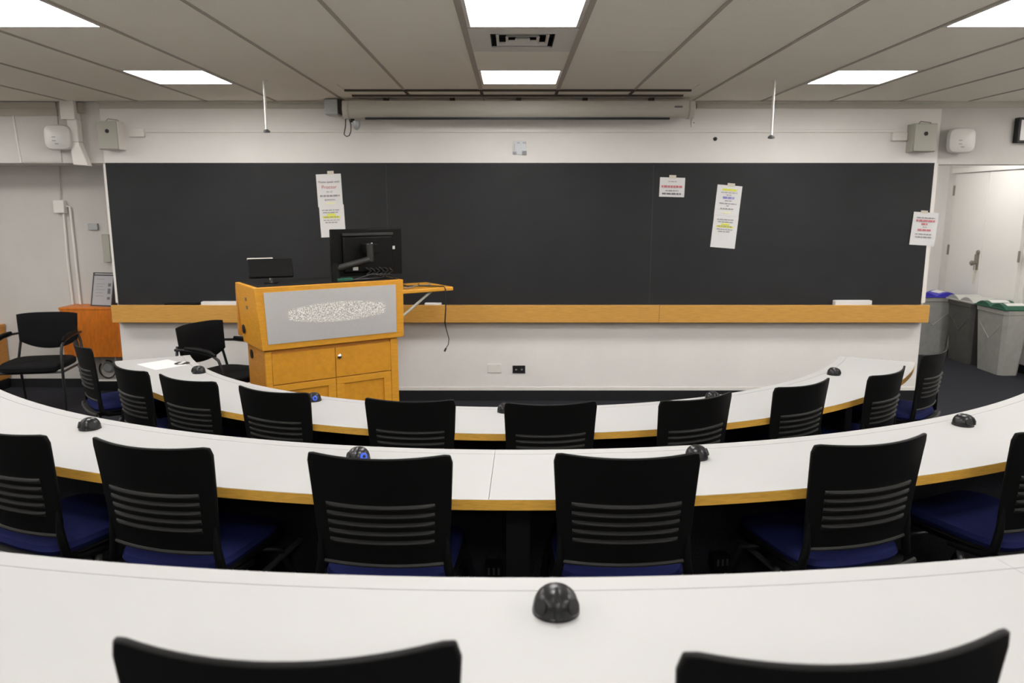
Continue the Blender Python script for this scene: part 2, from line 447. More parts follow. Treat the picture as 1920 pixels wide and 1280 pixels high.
def notice(label, x, z, sheets, prints, tape, tilt, y=YW - 0.0206):
    t = thing('posted_notice', label, 'notice', (x, y, z))
    t.rotation_euler = (0, R(tilt), 0)
    t['group'] = 'paper notices taped to the blackboard'
    for k, (sx, sz, sw, sh) in enumerate(sheets):
        nx = 6; m = MB(); d = -0.0015 - 0.0012 * k
        vs = []
        for i in range(nx + 1):
            u = -0.5 + i / nx
            for v in (-0.5, 0.5):
                cu = 0.004 * (2 * u) ** 2 * (1 if v < 0 else 0.3)
                vs.append((sx + u * sw, d - cu, sz + v * sh)); vs.append((sx + u * sw, d - cu - 0.0004, sz + v * sh))
        fs = []
        for i in range(nx):
            o = 4 * i
            fs += [(o, o + 2, o + 6, o + 4), (o + 1, o + 5, o + 7, o + 3), (o, o + 4, o + 5, o + 1), (o + 2, o + 3, o + 7, o + 6)]
        fs += [(0, 1, 3, 2), (4 * nx, 4 * nx + 2, 4 * nx + 3, 4 * nx + 1)]
        m.add(vs, fs).build('sheet', 'paper', t)
    for m_, z_, h_, w_, txt in prints:
        mb = MB(); yy = -0.0072
        if txt: text_mesh(mb, txt, h_, 0, z_, yy)
        elif m_ in ('yellow', 'paleyellow'): mb.box(-w_ / 2, w_ / 2, yy + 0.0002, yy + 0.0004, z_, z_ + h_)
        else: words_row(mb, w_, h_, z_, yy)
        mb.build('highlight' if m_ in ('yellow', 'paleyellow') else 'print_line', m_, t, smooth=False)
    for (tx, tz, tw, th) in tape:
        bx(tx - tw / 2, tx + tw / 2, -0.0035, -0.003, tz - th / 2, tz + th / 2).build('tape', 'tape', t)
def wz(py, y=YW - 0.02):       # height on the wall plane from a photograph row
    k = (640 - py) / 1420; p = R(10.22)
    return CAMZ + y * (k * math.cos(p) - math.sin(p)) / (math.cos(p) + k * math.sin(p))
def wx(px, py, y=YW - 0.02):
    k = (640 - py) / 1420; p = R(10.22)
    return (px - 959) / 1420 * y / (math.cos(p) + k * math.sin(p))
PW, PH = 0.216, 0.279
notice('two-sheet notice with red word and yellow marks, taped left behind the monitor', wx(617, 357), wz(357),
       [(0, 0, PW, PH), (0.006, -0.262, PW, PH)],
       [('inkdark', 0.065, 0.026, 0, 'Please speak with'), ('red', 0.016, 0.042, 0, 'Proctor'), ('inkdark', -0.018, 0.022, 0, 'for all'),
        ('ink', -0.052, 0.014, 0.17, None), ('inkdark', -0.085, 0.024, 0, 'questions.'), ('paleyellow', -0.118, 0.018, 0.08, None),
        ('ink', -0.172, 0.008, 0.155, None), ('ink', -0.192, 0.008, 0.14, None), ('yellow', -0.216, 0.018, 0.07, None), ('yellow', -0.236, 0.017, 0.15, None),
        ('inkdark', -0.230, 0.006, 0.12, None), ('ink', -0.258, 0.007, 0.14, None), ('ink', -0.278, 0.008, 0.11, None)],
       [(0.02, 0.15, 0.055, 0.03)], -2.0)
notice('small half-sheet notice with one red line on the right board panel', wx(1259, 351), wz(351),
       [(0, 0, 0.218, 0.165)],
       [('ink', 0.045, 0.007, 0.07, None), ('red', -0.004, 0.019, 0.185, None), ('ink', -0.034, 0.010, 0.11, None), ('inkdark', -0.062, 0.013, 0.17, None)],
       [(0.0, 0.088, 0.06, 0.03)], 1.5)
notice('two-sheet notice with yellow and blue lines, hung crooked on the right board panel', wx(1364, 376), wz(376),
       [(0, 0, PW, 0.26), (0.002, -0.27, PW, PH)],
       [('yellow', 0.083, 0.017, 0.125, None), ('ink', 0.064, 0.007, 0.14, None), ('ink', 0.044, 0.007, 0.04, None), ('inkblue', 0.014, 0.019, 0.10, None),
        ('ink', -0.006, 0.007, 0.06, None), ('ink', -0.030, 0.008, 0.15, None), ('ink', -0.05, 0.008, 0.02, None), ('ink', -0.076, 0.010, 0.12, None), ('paleyellow', -0.112, 0.014, 0.07, None),
        ('ink', -0.168, 0.008, 0.15, None), ('ink', -0.188, 0.007, 0.13, None), ('yellow', -0.212, 0.016, 0.07, None), ('yellow', -0.232, 0.015, 0.15, None),
        ('inkdark', -0.226, 0.006, 0.12, None), ('ink', -0.252, 0.007, 0.14, None), ('ink', -0.272, 0.008, 0.11, None)],
       [(0.01, 0.134, 0.065, 0.03)], 4.6)
notice('white notice with four red lines hanging past the right edge of the board', wx(1731, 429), wz(429),
       [(0, 0, 0.222, 0.285)],
       [('ink', 0.09, 0.010, 0.16, None), ('red', 0.062, 0.017, 0.165, None), ('red', 0.034, 0.016, 0.065, None), ('ink', 0.012, 0.008, 0.03, None),
        ('red', -0.018, 0.016, 0.115, None), ('ink', -0.052, 0.010, 0.15, None), ('ink', -0.076, 0.010, 0.14, None)],
       [(-0.02, 0.145, 0.06, 0.025)], 3.5, y=YW - 0.0225)

# --- projection screen
t = thing('projection_screen', 'closed beige projection screen case hung under the ceiling above the board', 'projection screen', (0.055, YW - 0.19, 0))
prof = [(-0.075, 2.60), (0.075, 2.60), (0.075, 2.475), (-0.03, 2.468), (-0.06, 2.49), (-0.08, 2.53)]
MB().prism(prof, -1.40, 1.40, lambda u, v, d: (d, u, v)).build('case', 'screencase', t)
for s in (-1, 1):
    pr = [(-0.08, 2.605), (0.08, 2.605), (0.08, 2.47), (-0.03, 2.462), (-0.065, 2.486), (-0.085, 2.53)]
    MB().prism(pr, s * 1.40, s * 1.455, lambda u, v, d: (d, u, v)).build('end_cap', 'screencase', t, bevel=0.012)
bx(-1.27, 1.25, -0.052, -0.028, 2.455, 2.471).build('slot', 'base', t)
bx(1.28, 1.345, -0.083, -0.076, 2.545, 2.56).build('label_plate', 'inkdark', t)
for x in (-1.1, -0.55, 0, 0.55, 1.1):
    bx(x - 0.02, x + 0.02, -0.03, 0.03, 2.60, 2.63).build('bracket', 'plenum', t)
t = thing('junction_box', 'small pale junction box under the ceiling left of the projection screen', 'junction box', (wx(619, 192, YW - 0.2), YW - 0.12, 0))
bx(-0.055, 0.055, -0.08, 0.08, 2.50, 2.625).build('box', 'plategrey', t, bevel=0.006)
bx(-0.05, 0.05, 0.08, 0.118, 2.51, 2.60).build('back_plate', 'trimwhite', t)
bx(0.055, 0.075, -0.06, 0.08, 2.51, 2.625).build('side_cover', 'plenum', t)
yc = YW - 0.12
pts = [(wx(x, y, yc), yc, wz(y, yc)) for x, y in ((637, 203), (642, 212), (647, 222), (647, 236), (645, 247), (644, 252), (649, 256), (654, 254), (657, 246), (657, 234), (654, 222), (652, 214))]
tag(MB().tube(pts, 0.0045, 6).build('hanging_cable', 'cable', None), 'dark looped cable hanging at the left end of the projection screen', 'cable')
t = thing('dome_camera', 'small grey dome camera under the left end of the projection screen', 'camera', (wx(673, 226), YW - 0.16, 0))
MB().lathe([(0.012, 2.455), (0.03, 2.45), (0.032, 2.42), (0.026, 2.395), (0.012, 2.38), (0.002, 2.378)], 16).build('dome', 'plategrey', t)
bx(-0.045, -0.015, -0.01, 0.01, 2.44, 2.468).build('mount', 'base', t)

# hanging rods
for (px0, py0, px1, py1, lab) in ((495, 150, 499, 245, 'thin white rod hanging from the ceiling over the left of the board'),
                                  (1452, 155, 1445, 256, 'thin white rod hanging from the ceiling over the right of the board')):
    y = 5.62; x = wx(px1, py1, y); z = wz(py1, y)
    t = thing('hanging_rod', lab, 'rod', (x, y, 0), 0, 'white ceiling rods')
    MB().tube([(0, 0, ZC), (0, 0, z)], 0.0085, 10).build('rod', 'trimwhite', t)
    MB().lathe([(0.028, ZC - 0.004), (0.028, ZC), ], 16).build('ceiling_cap', 'trimwhite', t)
    MB().lathe([(0.010, z - 0.014), (0.024, z - 0.012), (0.024, z - 0.002), (0.010, z + 0.01)], 12).build('end_fitting', 'greymetal', t)

# raceway along the wall, boxes, plates
t = thing('wall_raceway', 'thin white cable raceway running along the wall above the board', 'raceway', (0, YW, 0))
bx(wx(268, 248), wx(1678, 252), -0.014, 0, 2.372, 2.396).build('channel', 'trimwhite', t, bevel=0.003)
for px, py, lab in ((256, 249, 'white surface box at the left end of the wall raceway'), (1685, 256, 'white surface box at the right end of the wall raceway')):
    t = thing('surface_box', lab, 'junction box', (wx(px, py), YW, wz(py)), 0, 'surface boxes')
    bx(-0.065, 0.065, -0.035, -0.0, -0.035, 0.035).build('body', 'trimwhite', t, bevel=0.006)
    bx(-0.062, 0.062, -0.038, -0.035, -0.032, 0.032).build('cover', 'trimwhite', t)
t = thing('cover_plate', 'square grey metal cover plate on the wall above the board centre', 'cover plate', (wx(973, 277), YW, wz(277)))
bx(-0.056, 0.056, -0.006, 0, -0.056, 0.056).build('plate', 'plategrey', t, bevel=0.002)
for sx, sz, a, b in ((-1, -1, 0.016, 0.012), (1, -1, 0.02, 0.018), (1, 1, 0.014, 0.006), (-0.2, 1, 0.012, 0.006), (-1, 0.2, 0.003, 0.03)):
    bx(sx * 0.042 - a, sx * 0.042 + a, -0.0075, -0.006, sz * 0.042 - b, sz * 0.042 + b).build('tape_mark', 'ink', t)
o = MB().lathe([(0.016, 0), (0.016, 0.01), (0.010, 0.014)], 14, mx=Matrix.Rotation(PI / 2, 4, 'X')).build('wall_plug', 'base')
o.location = (wx(1341, 260), YW, wz(260)); tag(o, 'small round black plug in the wall above the right board panel', 'plug')
t = thing('wall_bracket', 'small white slotted bracket on the wall right of the projection screen', 'bracket', (wx(1301, 215), YW, wz(215)))
bx(-0.02, 0.02, -0.012, 0, -0.1, 0.1).build('bar', 'wall', t); bx(-0.005, 0.005, -0.014, -0.012, 0.05, 0.06).build('screw', 'ink', t); bx(-0.005, 0.005, -0.014, -0.012, -0.07, -0.06).build('screw', 'ink', t)
t = thing('blank_wall_plate', 'blank white wall plate low on the front wall', 'wall plate', (wx(926, 691), YW, wz(691)))
bx(-0.062, 0.062, -0.007, 0, -0.04, 0.04).build('plate', 'trimwhite', t, bevel=0.002)
t = thing('power_outlet', 'black double power outlet low on the front wall', 'outlet', (wx(972, 693), YW, wz(693)))
bx(-0.058, 0.058, -0.008, 0, -0.036, 0.036).build('plate', 'base', t, bevel=0.002)
for s in (-1, 1):
    so = bx(s * 0.026 - 0.018, s * 0.026 + 0.018, -0.011, -0.008, -0.017, 0.017).build('socket', 'dome', t)
    bx(s * 0.026 - 0.006, s * 0.026 - 0.003, -0.0118, -0.011, -0.007, 0.007).build('slot', 'chalk', so)
    bx(s * 0.026 + 0.003, s * 0.026 + 0.006, -0.0118, -0.011, -0.007, 0.007).build('slot', 'chalk', so)

# speakers
def wall_speaker(px0, px1, py0, py1, lab, side):
    y = YW - 0.13
    x = wx((px0 + px1) / 2, 250, y); hw = (wx(px1, 250, y) - wx(px0, 250, y)) / 2
    z0, z1 = wz(py1, y), wz(py0, y)
    t = thing('wall_speaker', lab, 'speaker', (x, YW, 0), 0, 'wall speakers')
    bx(-hw, hw, -0.115, -0.0, z0, z1).build('cabinet', 'trimwhite' if side < 0 else 'speaker', t, bevel=0.004)  # left cabinet made paler to paint its lit side
    bx(-hw + 0.003, hw - 0.003, -0.13, -0.115, z0 + 0.003, z1 - 0.003).build('grille', 'speaker', t, bevel=0.004)
    m = Matrix.Translation((0, -0.13, z1 - 0.085)) @ Matrix.Rotation(PI / 2, 4, 'X')
    MB().lathe([(0.017, 0), (0.017, 0.003), (0.010, 0.003), (0.008, 0.001)], 16, mx=m).build('badge', 'base', t)
    MB().tube([(-hw * 0.4, -0.07, z1), (-hw * 0.2, -0.06, z1 + 0.022), (hw * 0.7, -0.06, z1 + 0.012), (hw, -0.04, z1 - 0.02)], 0.004, 6).build('lead', 'cablegrey', t)
wall_speaker(181, 219, 226, 280, 'grey-green wall speaker at the left end of the front wall', -1)
wall_speaker(1714, 1757, 231, 284, 'grey-green wall speaker at the right end of the front wall', 1)

# access points (rounded white devices)
def access_point(px, py, lab, tilt):
    y = YW - 0.1
    t = thing('access_point', lab, 'wireless device', (wx(px, py, y), YW + 0.02, wz(py, y)), 0, 'white wall devices')
    n = 28; prof = []
    def sq(r, e=4.0):
        return [(r * math.copysign(abs(math.cos(a)) ** (2 / e), math.cos(a)), r * 0.98 * math.copysign(abs(math.sin(a)) ** (2 / e), math.sin(a))) for a in [2 * PI * k / n for k in range(n)]]
    vs = []; fs = []; lay = [(0.085, -0.04), (0.105, -0.055), (0.108, -0.09), (0.100, -0.118), (0.08, -0.13), (0.03, -0.135), (0.004, -0.136)]
    for r, y_ in lay:
        vs += [(a, y_, b) for a, b in sq(r)]
    for i in range(len(lay) - 1):
        for k in range(n):
            a, b = i * n + k, i * n + (k + 1) % n; fs.append((a, b, b + n, a + n))
    fs.append(tuple(range(n))); fs.append(tuple(range((len(lay) - 1) * n, len(lay) * n)))
    o = MB().add(vs, fs).build('shell', 'device', t); o.rotation_euler = (0, 0, tilt)
    bx(-0.07, 0.07, -0.05, 0, -0.07, 0.07).build('mount', 'plategrey', t)
    for k, (a, b) in enumerate(((-0.02, 0.0), (-0.02, -0.03), (0.0, -0.055))):
        m = bx(a - 0.015, a + 0.012, -0.138, -0.134, b - 0.003, b + 0.003).build('vent_mark', 'ink', t); m.rotation_euler = (0, 0, tilt)
access_point(101, 257, 'white rounded wireless device on the left header wall', R(10))
access_point(1809, 263, 'white rounded wireless device on the right header wall', R(-10))

# wall raceway column on the left header
t = thing('cable_duct', 'white vertical cable duct on the left header beside the speaker', 'duct', (wx(135, 240), YW + 0.02, 0))
bx(-0.065, 0.055, -0.09, 0, 2.475, 2.63).build('upper_box', 'trimwhite', t, bevel=0.004)
bx(-0.03, 0.06, -0.07, 0, 2.29, 2.475).build('middle_cover', 'trimwhite', t, bevel=0.008)
MB().hexa([(-0.01, -0.07, 2.10), (0.12, -0.07, 2.09), (0.12, 0, 2.09), (-0.01, 0, 2.10)], [(-0.025, -0.07, 2.29), (0.055, -0.07, 2.29), (0.055, 0, 2.29), (-0.025, 0, 2.29)]).build('lower_elbow', 'trimwhite', t, bevel=0.006)
bx(0.06, 0.10, -0.05, 0, 2.53, 2.62).build('pipe_clamp', 'runner', t, bevel=0.004)
t = thing('wall_hatch', 'shallow white hatch on the left header wall', 'hatch', (0, YW + 0.018, 0))
bx(-4.27, -3.905, -0.006, 0, 2.125, 2.515).build('panel', 'wall_shaded', t, bevel=0.001)
MB().tube([(-4.28, -0.008, 2.51), (-4.27, -0.008, 2.3), (-4.255, -0.008, 2.12)], 0.009, 8).build('side_conduit', 'trimwhite', t)
MB().tube([(SX0, -0.006, 2.525), (-3.9, -0.006, 2.525)], 0.006, 8).build('top_conduit', 'wall_shaded', t)

# conduits on the recess wall
yr = RECESS - 0.02
t = thing('wall_conduit', 'twin thin white conduits with a small box on the left recess wall', 'conduit', (0, yr, 0))
def rp(px, py): return (wx(px, py, yr), 0, wz(py, yr))
MB().tube([rp(109, 306), rp(112, 375)], 0.007, 8).build('upper_pipe', 'wall_shaded', t)
p = rp(113, 387); bx(p[0] - 0.05, p[0] + 0.05, -0.04, 0.02, p[2] - 0.06, p[2] + 0.06).build('switch_box', 'trimwhite', t, bevel=0.006)
MB().tube([rp(118, 400), rp(126, 490), rp(136, 572)], 0.011, 8).build('left_pipe', 'trimwhite', t)
MB().tube([rp(124, 387), rp(130, 388), rp(141, 490), rp(150, 572)], 0.011, 8).build('right_pipe', 'trimwhite', t)
p = rp(173, 425); o = bx(-0.045, 0.045, -0.006, 0.02, -0.03, 0.03).build('light_switch', 'plategrey', None, bevel=0.002); o.location = (p[0], yr, p[2]); tag(o, 'small grey switch plate on the left recess wall', 'switch')
p = rp(207, 465); o = bx(-0.035, 0.035, -0.03, 0.02, -0.13, 0.13).build('wall_bracket_strip', 'speaker', None, bevel=0.004); o.location = (p[0] - 0.03, yr, p[2]); tag(o, 'narrow pale strip on the recess wall beside the board edge', 'strip')

# clock at the right
t = thing('wall_clock', 'black-framed wall clock cut off by the right edge', 'clock', (wx(1935, 244, YW), YW + 0.02, wz(244)))
bx(-0.14, 0.14, -0.05, -0.03, -0.1, 0.1).build('face', 'clock', t)
f = MB(); f.box(-0.15, 0.15, -0.06, 0, 0.085, 0.105); f.box(-0.15, 0.15, -0.06, 0, -0.105, -0.085); f.box(-0.15, -0.125, -0.06, 0, -0.085, 0.085); f.box(0.125, 0.15, -0.06, 0, -0.085, 0.085)
f.build('frame', 'base', t, bevel=0.004)
o = bx(-0.03, 0.03, -0.012, 0, -0.05, 0.05).build('wall_patch', 'tape', None); o.location = (wx(1757, 205), YW + 0.02 , wz(205)); tag(o, 'small tan patch under the ceiling above the right speaker', 'patch')

# ------------------------------------------------------------------ right alcove : double door, bins
DY0, DY1 = 8.06, 9.36
d = struct(bx(SX1 - 0.012, SX1 - 0.001, DY0 - 0.07, DY1 + 0.07, 0.0, 2.19).build('door_1', 'door', smooth=False), 'white double closet door on the right alcove wall')
ym = (DY0 + DY1) / 2
for a, b in ((DY0, ym - 0.003), (ym + 0.003, DY1)):
    bx(SX1 - 0.05, SX1 - 0.012, a, b, 0.02, 2.13).build('door_leaf', 'door', d, bevel=0.003)
bx(SX1 - 0.07, SX1 - 0.012, DY0 - 0.06, DY1 + 0.06, 2.135, 2.19).build('door_head', 'door', d)
for y in (DY0 - 0.012, DY1 + 0.012):
    for z in (0.35, 1.22, 1.93):
        MB().tube([(SX1 - 0.055, y, z - 0.06), (SX1 - 0.055, y, z + 0.06)], 0.012, 8).build('hinge', 'brass', d)
mxk = Matrix.Translation((SX1 - 0.05, ym + 0.06, 1.1)) @ Matrix.Rotation(-PI / 2, 4, 'Y')
MB().lathe([(0.035, 0), (0.035, 0.006), (0.012, 0.01), (0.012, 0.04), (0.028, 0.05), (0.03, 0.065), (0.018, 0.078)], 18, mx=mxk).build('door_knob', 'brass', d)
mxk = Matrix.Translation((SX1 - 0.05, ym + 0.05, 1.22)) @ Matrix.Rotation(-PI / 2, 4, 'Y')
MB().lathe([(0.03, 0), (0.03, 0.012), (0.02, 0.02)], 18, mx=mxk).build('deadbolt', 'brass', d)
bx(SX1 - 0.062, SX1 - 0.05, ym + 0.03, ym + 0.10, 1.02, 1.2).build('lock_plate', 'brass', d)
MB().tube([(SX1 - 0.075, ym + 0.055, 1.08), (SX1 - 0.07, ym + 0.06, 0.98), (SX1 - 0.07, ym + 0.07, 0.86)], 0.006, 6).build('hanging_cord', 'tape', d)

def bin_(name, lab, cx, cy, rz, body, lid, white):
    """slim recycling bin: narrow along local x, long along local y"""
    t = thing(name, lab, 'bin', (cx, cy, 0), rz, 'slim recycling bins')
    a0, b0, a1, b1, H = 0.105, 0.205, 0.14, 0.255, 0.70
    rings = [(a0, b0, 0), (a0 + (a1 - a0) * 0.93, b0 + (b1 - b0) * 0.93, 0.64), (a1 + 0.004, b1 + 0.004, 0.645), (a1 + 0.006, b1 + 0.006, H)]
    n = 8; vs = []; fs = []
    def ring(a, b, z):
        c = 0.035
        return [(-a + c, -b, z), (a - c, -b, z), (a, -b + c, z), (a, b - c, z), (a - c, b, z), (-a + c, b, z), (-a, b - c, z), (-a, -b + c, z)]
    for r in rings: vs += ring(*r)
    for i in range(len(rings) - 1):
        for k in range(n):
            q, s = i * n + k, i * n + (k + 1) % n; fs.append((q, s, s + n, q + n))
    fs.append(tuple(range(n))[::-1]); fs.append(tuple(range((len(rings) - 1) * n, len(rings) * n)))
    MB().add(vs, fs).build('body', body, t)
    # moulded V on the long side
    for s in (-1, 1):
        MB().tube([(s * 0.128, -0.18, 0.52), (s * 0.122, 0.0, 0.36), (s * 0.128, 0.18, 0.52)], 0.006, 6).build('moulded_line', body, t)
    # lid : frame with two arched flaps
    f = MB()
    for s in (-1, 1):
        for k in range(6):
            u0, u1 = k / 6, (k + 1) / 6
            y0, y1 = s * (0.005 + 0.25 * u0), s * (0.005 + 0.25 * u1)
            h0, h1 = 0.006 + 0.045 * math.sin(PI * u0), 0.006 + 0.045 * math.sin(PI * u1)
            f.add([(-0.145, y0, H), (-0.145, y1, H), (-0.145, y1, H + h1), (-0.145, y0, H + h0), (0.145, y0, H), (0.145, y1, H), (0.145, y1, H + h1), (0.145, y0, H + h0)],
                  [(0, 1, 2, 3), (7, 6, 5, 4), (3, 2, 6, 7), (0, 4, 5, 1)])
    f.build('lid', lid, t)
    f = MB(); f.box(-0.152, 0.152, -0.266, 0.266, H - 0.012, H + 0.006)
    l2 = f.build('lid_rim', lid, t, bevel=0.004)
    if white:
        for s in (-1, 1):
            m = MB()
            for k in range(4):
                u0, u1 = 0.2 + 0.6 * k / 4, 0.2 + 0.6 * (k + 1) / 4
                y0, y1 = s * (0.005 + 0.25 * u0), s * (0.005 + 0.25 * u1)
                h0, h1 = 0.009 + 0.045 * math.sin(PI * u0), 0.009 + 0.045 * math.sin(PI * u1)
                m.add([(-0.1, y0, H + h0), (0.1, y0, H + h0), (0.1, y1, H + h1), (-0.1, y1, H + h1)], [(0, 1, 2, 3)])
            m.build('white_print', 'device', t)
    return t
bin_('recycling_bin', 'grey recycling bin with green lid standing nearest by the double door', 5.205, 7.95, 0, 'bin', 'lidgreen', True)
bin_('recycling_bin', 'dark bin with pale grey lid between the green and blue lidded bins', 5.20, 8.50, 0, 'bindark', 'lidgrey', False)
bin_('recycling_bin', 'grey recycling bin with bright blue lid, half behind the front wall', 4.98, 8.98, PI / 2, 'bin', 'lidblue', True)

# ------------------------------------------------------------------ left recess : cabinets, sign
t = thing('wall_cabinet', 'orange-brown wooden cabinet hung on the recess wall beside the board', 'cabinet', (-3.87, RECESS, 0))
bx(-0.34, 0.36, -0.26, -0.001, 0.35, 0.80).build('body', 'cherry', t, bevel=0.003)
bx(-0.345, 0.365, -0.275, -0.001, 0.80, 0.822).build('top', 'cherry', t, bevel=0.003)
bx(-0.335, 0.355, -0.272, -0.26, 0.352, 0.798).build('door', 'cherry', t, bevel=0.002)
t = thing('sign_holder', 'slanted clear sign holder with a printed sheet on the brown cabinet', 'sign holder', (wx(191, 577, RECESS - 0.16), RECESS - 0.17, 0.824), R(-12))
mt = Matrix.Rotation(R(-14), 4, 'X')
bx(-0.105, 0.105, -0.003, 0.0, 0.0, 0.30, mt).build('sheet', 'signpaper', t)
f = MB()
for q in ((-0.115, 0.115, -0.007, 0.004, -0.004, 0.008), (-0.115, 0.115, -0.007, 0.004, 0.285, 0.297), (-0.115, 0.115, -0.007, 0.004, 0.307, 0.316), (-0.115, -0.105, -0.007, 0.004, 0, 0.31), (0.105, 0.115, -0.007, 0.004, 0, 0.31)): f.box(*q, mt)
f.build('frame', 'clear', t)
bx(-0.11, 0.11, 0.0, 0.14, 0, 0.004).build('foot', 'clear', t)
MB().hexa([(0.108, 0.003, 0.004), (0.114, 0.003, 0.004), (0.114, 0.14, 0.004), (0.108, 0.14, 0.004)], [(0.108, 0.07, 0.29), (0.114, 0.07, 0.29), (0.114, 0.085, 0.29), (0.108, 0.085, 0.29)]).build('side_fin', 'clear', t)
for k, z in enumerate((0.06, 0.115, 0.185)):
    bx(0.055, 0.085, -0.0045, -0.003, z, z + (0.025, 0.05, 0.03)[k], mt).build('printed_picture', 'inkdark', t)
for z in (0.09, 0.12, 0.15, 0.18, 0.205, 0.25):
    bx(-0.075, random.uniform(0.0, 0.04), -0.0045, -0.003, z, z + 0.006, mt).build('print_line', 'ink', t)
t = thing('equipment_box', 'white open box with a coiled black cable under the brown cabinet', 'box', (wx(203, 700, RECESS - 0.1), RECESS - 0.10, 0.09))
f = MB(); f.box(-0.11, 0.11, 0.06, 0.075, 0, 0.26); f.box(-0.11, -0.095, -0.05, 0.06, 0, 0.26); f.box(0.095, 0.11, -0.05, 0.06, 0, 0.26); f.box(-0.11, 0.11, -0.05, 0.06, 0, 0.015)
f.build('shell', 'trimwhite', t, bevel=0.003)
MB().tube([(0.075 * math.cos(a), -0.03 + 0.004 * a, 0.11 + 0.085 * math.sin(a)) for a in [2.4 + k * 0.3 for k in range(20)]], 0.007, 6).build('cable_coil', 'cable', t)
MB().lathe([(0.05, -0.02), (0.055, 0.0), (0.04, 0.02)], 16, c=(0, 0.01, 0.13), mx=Matrix.Rotation(PI / 2, 4, 'X')).build('adapter', 'plategrey', t)
bx(-0.12, 0.12, -0.06, 0.08, -0.09, -0.002).build('black_base', 'darkpanel', t)
t = thing('low_cabinet', 'light wooden low cabinet cut off by the left edge', 'cabinet', (-5.15, RECESS - 0.16, 0))
bx(-0.3, 0.245, -0.14, 0.145, 0.10, 0.60).build('body', 'maple_side', t, bevel=0.003)
bx(-0.31, 0.25, -0.15, 0.145, 0.60, 0.63).build('top', 'maple_side', t, bevel=0.003)
bx(-0.29, 0.23, -0.12, 0.14, 0, 0.10).build('toe_kick', 'base', t)

# ------------------------------------------------------------------ guest chairs
def guest_chair(lab, x, y, face):
    t = thing('guest_chair', lab, 'chair', (x, y, 0), math.atan2(face[1], face[0]) - PI / 2, 'black guest armchairs')
    # back : upholstered, rounded bottom, slightly curved
    n, m = 14, 8; vs = []; fs = []
    for side in (0, 1):
        for j in range(m + 1):
            for i in range(n + 1):
                u = -1 + 2 * i / n; v = j / m
                zt = 0.84 - 0.012 * u ** 4; zb = 0.525 + 0.075 * abs(u) ** 2.2
                wv = 0.245 - 0.012 * (1 - v)
                z = zb + (zt - zb) * v
                edge = min(1, 6 * min(1 - abs(u), v, 1 - v) + 0.25)
                yy = -0.235 - 0.09 * (z - 0.5) + 0.035 * u * u + (0.022 * edge if side else -0.016 * edge)
                vs.append((u * wv, yy, z))
    N = (n + 1) * (m + 1)
    for j in range(m):
        for i in range(n):
            a = j * (n + 1) + i
            fs.append((a, a + 1, a + n + 2, a + n + 1)); fs.append((N + a, N + a + n + 1, N + a + n + 2, N + a + 1))
    for i in range(n):
        fs.append((i, N + i, N + i + 1, i + 1)); a = m * (n + 1) + i; fs.append((a, a + 1, N + a + 1, N + a))
    for j in range(m):
        a = j * (n + 1); fs.append((a, a + n + 1, N + a + n + 1, N + a)); a += n; fs.append((a, N + a, N + a + n + 1, a + n + 1))
    MB().add(vs, fs).build('backrest', 'blackfab', t)
    # seat : cushion with rounded front
    outl = []
    for k in range(24):
        a = 2 * PI * k / 24; c, s = math.cos(a), math.sin(a)
        outl.append((0.25 * math.copysign(abs(c) ** 0.5, c), 0.02 + 0.235 * math.copysign(abs(s) ** 0.5, s)))
    vs = []; fs = []
    lay = [(0.94, 0.412), (1.0, 0.425), (1.0, 0.455), (0.95, 0.468), (0.6, 0.474), (0.1, 0.472)]
    for sc, z in lay: vs += [(p * sc, 0.02 + (q - 0.02) * sc, z - (0.012 if q > 0.2 else 0)) for p, q in outl]
    for i in range(len(lay) - 1):
        for k in range(24):
            a, b = i * 24 + k, i * 24 + (k + 1) % 24; fs.append((a, b, b + 24, a + 24))
    fs.append(tuple(range(24))[::-1]); fs.append(tuple(range((len(lay) - 1) * 24, len(lay) * 24)))
    MB().add(vs, fs).build('seat', 'blackfab', t)
    for s in (-1, 1):
        x_ = 0.262 * s
        MB().tube([(x_, -0.27, 0.0), (x_, -0.235, 0.30), (x_, -0.225, 0.45), (x_ * 0.93, -0.245, 0.58), (x_ * 0.80, -0.262, 0.68)], 0.011, 10).build('leg', 'blackmetal', t)
        fr = MB().tube([(x_, 0.24, 0.0), (x_, 0.225, 0.40), (x_, 0.215, 0.56), (x_, 0.19, 0.615), (x_, 0.13, 0.648), (x_, 0.0, 0.665), (x_, -0.14, 0.668), (x_ * 0.97, -0.24, 0.662)], 0.011, 10).build('leg', 'blackmetal', t)
        a = MB().tube([(x_, 0.165, 0.645), (x_, 0.11, 0.668), (x_, 0.0, 0.681), (x_, -0.13, 0.684)], [0.012, 0.018, 0.02, 0.014], 10)
        a.build('armrest', 'black', t)
        MB().tube([(x_, -0.22, 0.40), (x_, 0.22, 0.40)], 0.010, 8).build('seat_rail', 'blackmetal', t)
    MB().tube([(-0.262, 0.2, 0.395), (0.262, 0.2, 0.395)], 0.010, 8).build('cross_bar', 'blackmetal', t)
guest_chair('black padded armchair against the recess wall, in front of the brown cabinet', -4.01, 6.30, (0.16, -1))
guest_chair('black padded armchair turned sideways, half hidden behind the lectern', -2.27, 5.86, (0.92, -0.38))

